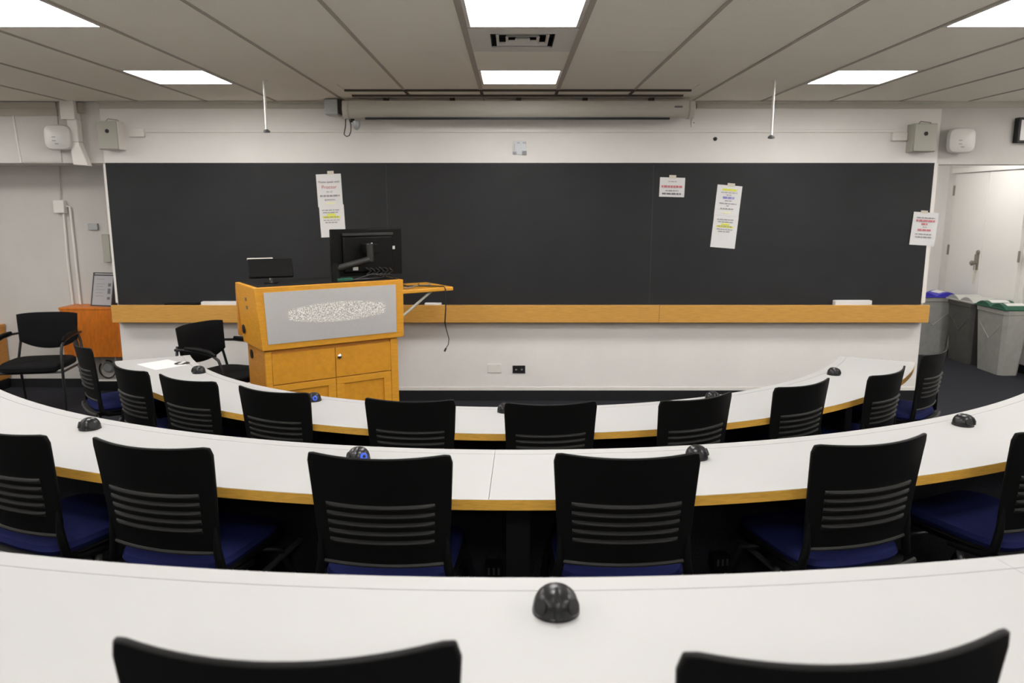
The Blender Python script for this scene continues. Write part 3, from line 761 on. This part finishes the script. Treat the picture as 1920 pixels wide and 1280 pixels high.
# ------------------------------------------------------------------ lectern
t = thing('lectern', 'large maple lectern with a silver front plate and cabinet doors', 'lectern', (-1.76, 5.15, 0), R(34))
W = 1.12
MB().hexa([(0.035, 0.01, 0.755), (W - 0.0, 0.01, 0.755), (W - 0.0, 0.5, 0.755), (0.035, 0.5, 0.755)],
          [(0, 0.0, 1.2), (W, 0.0, 1.2), (W, 0.5, 1.2), (0, 0.5, 1.2)]).build('upper_box', 'maple', t, bevel=0.004)
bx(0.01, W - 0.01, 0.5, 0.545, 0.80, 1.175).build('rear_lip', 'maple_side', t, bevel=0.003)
bx(0.03, W - 0.03, 0.03, 0.47, 1.2, 1.204).build('top_inset', 'darkpanel', t)
# metal plate on front face
def face(u, v, d):   # u along front 0..W, v height; sloped face
    k = (1.2 - v) / 0.445
    return (u, 0.01 * k - d, v)
pl = MB().hexa([face(0.075, 0.800, 0.0), face(W - 0.065, 0.800, 0.0), face(W - 0.065, 0.800, 0.006), face(0.075, 0.800, 0.006)],
               [face(0.06, 1.165, 0.0), face(W - 0.065, 1.165, 0.0), face(W - 0.065, 1.165, 0.006), face(0.06, 1.165, 0.006)]).build('front_plate', 'silver', t)
poly = []
for k in range(40):
    a = 2 * PI * k / 40; c, s = math.cos(a), math.sin(a)
    poly.append((0.595 + 0.37 * math.copysign(abs(c) ** 0.6, c), 0.995 + 0.066 * math.copysign(abs(s) ** 0.7, s) + 0.006 * math.sin(5 * a)))
MB().prism(poly, 0.0062, 0.0068, face).build('lettering_speckle', 'speckle', pl, smooth=False)
# lower cabinet
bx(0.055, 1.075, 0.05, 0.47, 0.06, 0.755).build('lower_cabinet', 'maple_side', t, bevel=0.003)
bx(0.075, 1.055, 0.07, 0.45, 0, 0.06).build('plinth', 'base', t)
for a, b in ((0.055, 0.10), (1.015, 1.075)):
    bx(a, b, 0.03, 0.05, 0.06, 0.745).build('stile', 'maple', t, bevel=0.002)
for a, b in ((0.102, 0.566), (0.570, 1.013)):
    bx(a, b, 0.03, 0.05, 0.50, 0.725).build('upper_door', 'maple_h', t, bevel=0.002)
    dr = bx(a, b, 0.043, 0.05, 0.07, 0.495).build('lower_door', 'maple_h', t, bevel=0.002)
    for q in ((a, b, 0.445, 0.493), (a, b, 0.07, 0.13)):
        bx(q[0], q[1], 0.032, 0.043, q[2], q[3]).build('door_rail', 'maple', dr, bevel=0.002)
    for q in ((a, a + 0.06), (b - 0.06, b)):
        bx(q[0], q[1], 0.032, 0.043, 0.13, 0.445).build('door_stile', 'maple', dr, bevel=0.002)
MB().lathe([(0.016, 0), (0.018, 0.008), (0.012, 0.014), (0.004, 0.016)], 16, mx=Matrix.Translation((0.60, 0.03, 0.655)) @ Matrix.Rotation(PI / 2, 4, 'X')).build('lock', 'chrome', t)
# holes and fittings on the left side
for (yy, zz, xx) in ((0.42, 0.86, 0.022), (0.36, 0.68, 0.052)):
    m = Matrix.Translation((xx, yy, zz)) @ Matrix.Rotation(-PI / 2, 4, 'Y') @ Matrix.Diagonal((1, 1, 1, 1))
    MB().lathe([(0.034, 0), (0.034, 0.004), (0.028, 0.006)], 18, mx=m).build('cable_grommet', 'base', t)
for zz in (1.10, 1.04):
    bx(-0.005 + (1.2 - zz) * 0.07, 0.012, 0.24, 0.27, zz - 0.012, zz + 0.012).build('side_catch', 'brass', t)
# side shelf
sh = MB().hexa([(W + 0.002, 0.02, 1.085), (W + 0.45, 0.02, 1.085), (W + 0.45, 0.48, 1.085), (W + 0.002, 0.48, 1.085)],
               [(W + 0.002, 0.02, 1.115), (W + 0.45, 0.02, 1.115), (W + 0.45, 0.48, 1.115), (W + 0.002, 0.48, 1.115)]).build('side_shelf', 'maple', t, bevel=0.006)
MB().tube([(W + 0.005, 0.06, 0.90), (W + 0.27, 0.06, 1.085)], 0.011, 8).build('shelf_strut', 'speaker', t)
LM = Matrix.Translation((-1.76, 5.15, 0)) @ Matrix.Rotation(R(34), 4, 'Z')
# hanging cable from the shelf
pts = [LM @ Vector(p) for p in ((W + 0.10, 0.25, 1.121), (W + 0.22, 0.2, 1.122), (W + 0.32, 0.10, 1.122), (W + 0.37, 0.03, 1.122), (W + 0.372, 0.008, 1.10), (W + 0.37, 0.006, 0.95), (W + 0.36, 0.006, 0.84), (W + 0.372, 0.006, 0.78), (W + 0.395, 0.006, 0.70), (W + 0.388, 0.006, 0.655), (W + 0.366, 0.006, 0.625))]
hc = thing('shelf_cable', 'thin dark cable dangling from the lectern side shelf', 'cable', tuple(pts[0]))
def rel(ps): return [Vector(p) - pts[0] for p in ps]
MB().tube(rel(pts), [0.005] * 6 + [0.006] + [0.0035] * 4, 8).build('cord', 'cable', hc)
q = rel(pts)[-1]; MB().tube([q, q + Vector((-0.012, -0.006, -0.025))], 0.008, 8).build('plug', 'cable', hc)
for k, (ps, r_) in enumerate(((((W - 0.35, 0.10, 1.21), (W - 0.2, 0.14, 1.24), (W - 0.06, 0.1, 1.235), (W + 0.03, 0.12, 1.16), (W + 0.12, 0.16, 1.123), (W + 0.24, 0.22, 1.122), (W + 0.3, 0.33, 1.122)), 0.0045),
                             (((W - 0.5, 0.08, 1.213), (W - 0.3, 0.06, 1.213), (W - 0.12, 0.1, 1.213), (W - 0.05, 0.2, 1.213)), 0.006),
                             (((W + 0.05, 0.10, 1.121), (W + 0.14, 0.12, 1.124), (W + 0.2, 0.2, 1.124), (W + 0.3, 0.18, 1.123), (W + 0.38, 0.28, 1.122)), 0.005))):
    tag(MB().tube([LM @ Vector(p) for p in ps], r_, 6).build('loose_cable', ('cable', 'cable', 'cablegrey')[k]),
        ('thin dark cable running from the lectern top over its side shelf', 'dark cable lying on the lectern top below the monitor', 'grey cable lying across the lectern side shelf')[k], 'cable')
tag(bx(W - 0.50, W - 0.38, 0.06, 0.12, 1.205, 1.228, LM).build('green_adapter', 'lidgreen', None, bevel=0.004), 'small green adapter on the lectern below the monitor', 'adapter')

# monitor
mon = thing('monitor', 'black flat monitor seen from behind on a swing arm on the lectern', 'monitor', tuple(LM @ Vector((0.93, 0.22, 1.4))), R(31))
bx(-0.285, 0.285, 0.0, 0.03, -0.175, 0.18).build('bezel', 'black', mon, bevel=0.006)
bx(-0.20, 0.20, -0.03, 0.0, -0.15, 0.125).build('rear_shell', 'black', mon, bevel=0.012)
bx(-0.20, 0.205, -0.028, 0.0, 0.128, 0.15).build('vent_strip', 'rib', mon, bevel=0.004)
bx(-0.275, 0.275, 0.03, 0.032, -0.16, 0.17).build('screen', 'glassblack', mon)
arm = MB().tube([(-0.29, -0.14, -0.10), (-0.04, -0.14, -0.045)], 0.024, 12).build('arm', 'rib', mon)
MB().tube([(-0.03, -0.14, -0.06), (-0.03, -0.14, 0.075)], 0.026, 12).build('arm_joint', 'rib', mon, bevel=0.004)
bx(-0.06, 0.04, -0.14, -0.03, 0.0, 0.07).build('mount_plate', 'black', mon, bevel=0.004)
MB().tube([(-0.30, -0.14, -0.196), (-0.30, -0.14, -0.06)], [0.035, 0.022], 12).build('arm_post', 'black', mon)
bx(0.195, 0.225, -0.004, 0.0, 0.02, 0.045).build('sticker', 'device', mon)
bx(-0.13, -0.09, -0.034, -0.03, -0.13, -0.105).build('sticker', 'device', mon)
MB().tube([(0.02, -0.04, 0.07), (0.025, -0.05, 0.055)], 0.01, 8).build('connector', 'chrome', mon)
for k in range(6):
    x0 = -0.03 + 0.035 * k
    MB().tube([(x0, -0.034, -0.115 - 0.006 * (k % 3)), (x0 + 0.012, -0.05, -0.122), (x0 + 0.035, -0.05, -0.14 - 0.006 * (k % 2)), (x0 + 0.012, -0.045, -0.158), (x0 - 0.01, -0.04, -0.185)], 0.0075, 6).build('plugged_cable', 'rib', mon)
# touch panel
tp = thing('touch_panel', 'small black touch panel tilted on a stand on the lectern', 'touch panel', tuple(LM @ Vector((0.19, 0.24, 1.205))), R(24))
mt = Matrix.Translation((0, 0, 0.10)) @ Matrix.Rotation(R(-22), 4, 'X')
bx(-0.155, 0.155, -0.015, 0.012, -0.065, 0.075, mt).build('body', 'black', tp, bevel=0.008)
bx(-0.14, 0.14, 0.012, 0.014, -0.055, 0.065, mt).build('screen', 'glassblack', tp)
bx(-0.155, 0.02, -0.016, 0.014, 0.075, 0.082, mt).build('glare_edge', 'device', tp)  # white strip paints the screen glare along the top edge
MB().tube([(0, 0, 0.012), (0, -0.01, 0.05), (0, 0, 0.09)], [0.014, 0.012, 0.018], 12).build('stem', 'chrome', tp)
MB().lathe([(0.05, 0), (0.05, 0.006), (0.02, 0.012)], 20).build('foot', 'black', tp)

# ------------------------------------------------------------------ curved desks
RAD = ((2.62, 3.10), (3.87, 4.35), (5.205, 5.60))
ENDS = ((-62.8, 62.0), (-56, 56), (-38, 38))
SECT = ([(-62.8, 62.0)], [(-56, -1.2), (-1.2, 56)], [(-38, 10.4), (10.4, 38)])
DL = ('curved white desk of the front row, nearest the lectern', 'curved white desk of the middle row, between the two rows of chairs', 'curved white desk of the back row, nearest the viewer')
TH = 0.70
for i in range(3):
    t = thing('curved_desk', DL[i], 'desk', (C0[0], C0[1] - RAD[i][0] - 0.24, STEP[i]), 0, 'curved white desks')
    c = (0, RAD[i][0] + 0.24)
    r0, r1 = RAD[i]; a0, a1 = ENDS[i]
    for (s0, s1) in SECT[i]:
        n = max(8, int((s1 - s0) / 1.2)); e = 0.012 / r1 * 57.3 * 0.06
        top = MB().arc(r0 + 0.006, r1 - 0.006, TH - 0.032, TH - 0.002, s0 + e, s1 - e, n, c).build('worktop', 'lamgap', t)
        MB().arc(r0 + 0.052, r1 - 0.001, TH - 0.002, TH, s0 + e, s1 - e, n, c).build('laminate_top', 'lam', top)
        g = 0.3 if len(SECT[i]) > 1 else 0
        MB().arc(r0 + 0.001, r0 + 0.0495, TH - 0.002, TH, s0 + e, s1 - e, n, c).build('front_flap', 'lam', top)
    n = 100
    MB().arc(r1 - 0.006, r1, TH - 0.034, TH - 0.0015, a0, a1, n, c).build('edge_band', 'edge', t)
    MB().arc(r0, r0 + 0.006, TH - 0.034, TH - 0.0015, a0, a1, n, c).build('edge_band', 'edge', t)
    for a in (a0, a1):
        s = 0.12 if a > 0 else -0.12
        MB().arc(r0, r1, TH - 0.034, TH - 0.0015, a, a + s, 1, c).build('end_band', 'edge', t)
    MB().arc(r0 + 0.10, r0 + 0.12, 0.03, TH - 0.034, a0 + 1.5, a1 - 1.5, n, c).build('modesty_panel', 'panelcarpet', t)
    nl = (7, 7, 5)[i]
    for k in range(nl):
        a = a0 + 2 + (a1 - a0 - 4) * k / (nl - 1)
        MB().arc(r0 + 0.12, r1 - 0.10, 0.0, TH - 0.034, a - 2.0 / r0, a + 2.0 / r0, 1, c).build('leg', 'darkpanel', t)
        MB().arc(r0 + 0.06, r1 - 0.06, 0.0, 0.03, a - 3.5 / r0, a + 3.5 / r0, 1, c).build('foot', 'blackmetal', t)

    if i == 1:
        for a in (-11.6, 11.9):
            q = [(c[0] + r * math.sin(R(a)), c[1] - r * math.cos(R(a)), 0.365) for r in (r0 + 0.12, r1 - 0.02)]
            MB().tube(q, 0.011, 8).build('support_arm', 'greymetal', t)
        for a in (-1.2, 10.6):
            q = MB().arc(r0 + 0.12, r0 + 0.17, 0.27, 0.33, a - 0.45, a + 0.45, 2, c).build('socket_box', 'black', t)
            for e in (-0.25, 0.0, 0.25):
                MB().arc(r0 + 0.17, r0 + 0.173, 0.295, 0.32, a + e - 0.05, a + e + 0.05, 1, c).build('socket_slot', 'greymetal', q)

def pol(r, a, z=0): return (C0[0] + r * math.sin(R(a)), C0[1] - r * math.cos(R(a)), z)
# power domes
def dome(row, r, a, lab, spin=0.0, led=False):
    t = thing('power_dome', lab, 'power dome', pol(r, a, STEP[row] + TH), R(a) + spin, 'black power domes on the desks')
    # half dome, ports at local -Y side
    n, m = 28, 9; vs = []; fs = []
    def P(ph, th):
        rr = 0.039 * math.cos(th) ** 0.8; z = 0.006 + 0.046 * math.sin(th) ** 1.1
        return (rr * math.cos(ph), rr * math.sin(ph), z)
    prof = [(0.041, 0.0), (0.041, 0.005)] + [(0.040 * math.cos(k * PI / 2 / 9) ** 0.75, 0.006 + 0.040 * math.sin(k * PI / 2 / 9)) for k in range(9)] + [(0.003, 0.0462)]
    MB().lathe(prof, n).build('shell', 'dome', t)
    for k, an in enumerate((-48, 48)):
        m_ = Matrix.Rotation(R(an), 4, 'Z') @ Matrix.Translation((0, -0.0355, 0.021)) @ Matrix.Rotation(PI / 2 - R(18), 4, 'X')
        pr = MB().lathe([(0.0135, -0.004), (0.0135, 0.004), (0.010, 0.0045)], 16, mx=m_).build('port', 'led' if (led and k == 1) else 'hole', t)
        if led and k == 1:
            MB().lathe([(0.0055, 0.004), (0.0055, 0.0058), (0.004, 0.006)], 12, mx=m_).build('port_centre', 'hole', pr)
    # ridge between the ports
    MB().tube([(0, -0.040, 0.008), (0, -0.0395, 0.022), (0, -0.034, 0.032), (0, -0.022, 0.0405), (0, -0.006, 0.0455)], [0.006, 0.006, 0.006, 0.005, 0.003], 8).build('ridge', 'dome', t)
dome(0, 2.70, -48.7, 'power dome at the left end of the front desk, near the white paper', -0.3)
dome(0, 2.72, -24.1, 'power dome on the front desk below the lectern', 0, True)
dome(0, 2.71, -1.2, 'power dome at the middle of the front desk, mostly behind a chair back')
dome(0, 2.69, 23.9, 'power dome on the front desk behind a right-hand chair back')
dome(0, 2.73, 47.8, 'power dome at the right end of the front desk')
dome(1, 3.99, -25.4, 'power dome at the left of the middle desk', 0.35)
dome(1, 4.02, -8.0, 'power dome with a lit blue port on the middle desk', 0, True)
dome(1, 4.01, 9.1, 'power dome on the middle desk, right of centre, behind a chair corner', 0.6)
dome(1, 3.99, 27.1, 'power dome at the right of the middle desk', 0.4)
dome(2, 5.325, 0.6, 'large power dome on the nearest desk in the foreground')
# paper and grommet on the front desk
zt = TH + STEP[0]
o = bx(-0.14, 0.14, -0.108, 0.108, 0, 0.0008).build('paper_sheet', 'paper'); o.location = pol(2.83, -57.2, zt + 0.0006); o.rotation_euler = (0, 0, R(-40)); tag(o, 'white paper sheet lying on the left end of the front desk', 'paper')
t = thing('desk_grommet', 'round dark cable grommet at the left end of the front desk', 'grommet', pol(2.71, -56.6, zt))
MB().lathe([(0.05, 0), (0.05, 0.003), (0.04, 0.004)], 24).build('ring', 'greymetal', t)
bx(-0.012, 0.012, -0.04, 0.04, 0.004, 0.0055).build('centre_tab', 'device', t)

# ------------------------------------------------------------------ swivel seats : ribbed back task chairs
def back_pt(u, v, off=0.0):
    """u -1..1 across, v 0..1 bottom to top; concave to the sitter (+Y)"""
    z = 0.512 + 0.353 * v
    wv = 0.198 + 0.021 * v
    sag = 0.032 + 0.018 * v
    y = -0.232 - 0.035 * v - 0.012 * v * v + sag * abs(u) ** 2.0
    zt = z + 0.006 * v * u ** 2
    return Vector((u * wv, y + off, zt))
def chair_proto():
    t = thing('desk_chair', 'x', 'chair')
    n, m = 18, 12; vs = []; fs = []
    for side in (0, 1):
        for j in range(m + 1):
            for i in range(n + 1):
                u = -1 + 2 * i / n; v = j / m
                if j == m and i in (0, n): u *= 0.965; v -= 0.012
                if j == 0 and i in (0, n): u *= 0.95; v += 0.02
                p = back_pt(u, v, 0.0)
                th = 0.006
                p.y += th if side else -th
                vs.append(p)
    N = (n + 1) * (m + 1)
    for j in range(m):
        for i in range(n):
            a = j * (n + 1) + i
            fs.append((a, a + 1, a + n + 2, a + n + 1)); fs.append((N + a, N + a + n + 1, N + a + n + 2, N + a + 1))
    for i in range(n):
        fs.append((i, N + i, N + i + 1, i + 1)); a = m * (n + 1) + i; fs.append((a, a + 1, N + a + 1, N + a))
    for j in range(m):
        a = j * (n + 1); fs.append((a, a + n + 1, N + a + n + 1, N + a)); a += n; fs.append((a, N + a, N + a + n + 1, a + n + 1))
    back = MB().add(vs, fs).build('backrest', 'black', t, bevel=0.004)
    for k in range(5):                                   # horizontal ribs
        v = 0.56 - 0.082 * k
        prof = ((-0.0055, -0.012), (-0.016, -0.002), (-0.015, 0.003), (-0.0055, 0.006))
        vs = []; fs = []
        for i in range(17):
            u = -0.78 + 1.56 * i / 16
            e = 1.0 if 0 < i < 16 else 0.4
            for dy, dz in prof:
                p = back_pt(u, v); vs.append((p.x, p.y + (-0.0055 + (dy + 0.0055) * e), p.z + dz))
        for i in range(16):
            for q in range(4):
                a, b = 4 * i + q, 4 * i + (q + 1) % 4; fs.append((a, b, b + 4, a + 4))
        fs += [(3, 2, 1, 0), (64, 65, 66, 67)]
        MB().add(vs, fs).build('rib', 'rib', back)
    pts = [back_pt(-0.93 + 1.86 * i / 14, 0.01, -0.003) for i in range(15)]
    MB().tube(pts, 0.008, 8).build('lower_lip', 'rib', back)
    # uprights from the back shell to the seat pan
    for s in (-1, 1):
        MB().tube([back_pt(0.95 * s, 0.26, -0.002), back_pt(0.965 * s, 0.14, -0.005), back_pt(0.98 * s, 0.0, -0.006), (0.205 * s, -0.205, 0.455), (0.207 * s, -0.17, 0.425), (0.207 * s, -0.05, 0.415)],
                  [0.004, 0.010, 0.014, 0.015, 0.014, 0.011], 10).build('upright', 'black', t)
    # seat pan and cushion
    def outline(hw, y0, y1, k=28, e=0.42):
        o = []
        for q in range(k):
            a = 2 * PI * q / k; c, s = math.cos(a), math.sin(a)
            o.append((hw * math.copysign(abs(c) ** e, c), (y0 + y1) / 2 + (y1 - y0) / 2 * math.copysign(abs(s) ** e, s)))
        return o
    def slab(lay):
        vs = []; fs = []; k = 28
        for hw, y0, y1, z in lay:
            for p, q in outline(hw, y0, y1):
                vs.append((p, q, z + 0.012 * (p / 0.22) ** 2 - (0.02 * max(0, (q - 0.1) / 0.13) ** 2)))
        for i in range(len(lay) - 1):
            for q in range(k):
                a, b = i * k + q, i * k + (q + 1) % k; fs.append((a, b, b + k, a + k))
        fs.append(tuple(range(k))[::-1]); fs.append(tuple(range((len(lay) - 1) * k, len(lay) * k)))
        return MB().add(vs, fs)
    slab([(0.18, -0.215, 0.18, 0.40), (0.209, -0.245, 0.205, 0.418), (0.213, -0.25, 0.21, 0.43), (0.206, -0.242, 0.202, 0.434)]).build('seat_pan', 'black', t)
    slab([(0.194, -0.225, 0.195, 0.434), (0.202, -0.232, 0.202, 0.45), (0.196, -0.225, 0.196, 0.468), (0.16, -0.18, 0.16, 0.477), (0.05, -0.06, 0.06, 0.476)]).build('seat_cushion', 'blue', t)
    MB().tube([(-0.215 + 0.43 * i / 12, -0.252 + 0.02 * (abs(-1 + i / 6)) ** 3, 0.424 + 0.010 * (-1 + i / 6) ** 2) for i in range(13)], 0.009, 8).build('rear_rim', 'rib', t)
    # legs with casters
    for sx in (-1, 1):
        for sy in (-1, 1):
            leg = MB().tube([(0.17 * sx, 0.06 * sy, 0.405), (0.215 * sx, 0.10 * sy, 0.39), (0.238 * sx, 0.245 * sy, 0.075), (0.238 * sx, 0.247 * sy, 0.06)], 0.0115, 10).build('leg', 'greymetal' if sy < 0 else 'blackmetal', t)
            mw = Matrix.Translation((0.238 * sx, 0.247 * sy - 0.014, 0.028)) @ Matrix.Rotation(PI / 2, 4, 'Y')
            w_ = MB().lathe([(0.010, -0.022), (0.026, -0.020), (0.028, -0.016), (0.028, -0.006), (0.018, -0.004), (0.018, 0.004), (0.028, 0.006), (0.028, 0.016), (0.026, 0.020), (0.010, 0.022)], 16, mx=mw)
            w_.build('caster', 'black', leg)
    return t
proto = chair_proto()
kids_of(proto)
CH = [  # row, mid of the top corners (x, y), rotation, label
 (0, -2.80, 4.86, -50, 'blue-seat chair at the far left of the front row, seen edge-on beyond the desk end'),
 (0, -2.15, 4.16, -40, 'second front-row chair from the left, narrow and turned, below the white paper'),
 (0, -1.71, 3.88, -27, 'third front-row chair from the left'),
 (0, -1.18, 3.63, -22, 'fourth front-row chair from the left, before the left corner of the lectern'),
 (0, -0.48, 3.44, -5, 'front-row chair just right of the lectern, left of the two middle chairs'),
 (0, 0.18, 3.385, 5, 'right one of the two middle chairs of the front row'),
 (0, 0.88, 3.49, 26, 'front-row chair right of the middle pair, turned left'),
 (0, 1.49, 3.77, 32, 'third front-row chair from the right'),
 (0, 2.06, 4.05, 40, 'second front-row chair from the right, narrow, by the desk end'),
 (0, 2.63, 4.62, 44, 'rightmost front-row chair beyond the desk end, in front of the bins'),
 (1, -1.665, 2.38, -24, 'middle-row chair cut off by the left edge'),
 (1, -1.11, 2.225, -15, 'second middle-row chair from the left, turned right with its blue seat showing'),
 (1, -0.39, 2.12, -4, 'middle-row chair left of centre, in front of the dome with the blue port'),
 (1, 0.34, 2.125, 1, 'middle-row chair right of centre'),
 (1, 1.12, 2.26, 17, 'second middle-row chair from the right, turned left'),
 (1, 1.80, 2.41, 25, 'middle-row chair cut off by the right edge'),
 (2, -0.279, 0.845, -1, 'nearest chair on the left, only its black top showing at the bottom'),
 (2, 0.414, 0.842, 7, 'nearest chair on the right, only its black top showing at the bottom'),
]
for k, (row, x, y, a, lab) in enumerate(CH):
    o = proto if k == 0 else copy_tree(proto)
    ca, sa = math.cos(R(a)), math.sin(R(a)); off = 0.236
    o.location = (x - sa * off, y + ca * off, STEP[row])
    o.rotation_euler = (0, 0, R(a))
    tag(o, lab, 'chair', 'black ribbed chairs with blue seats')
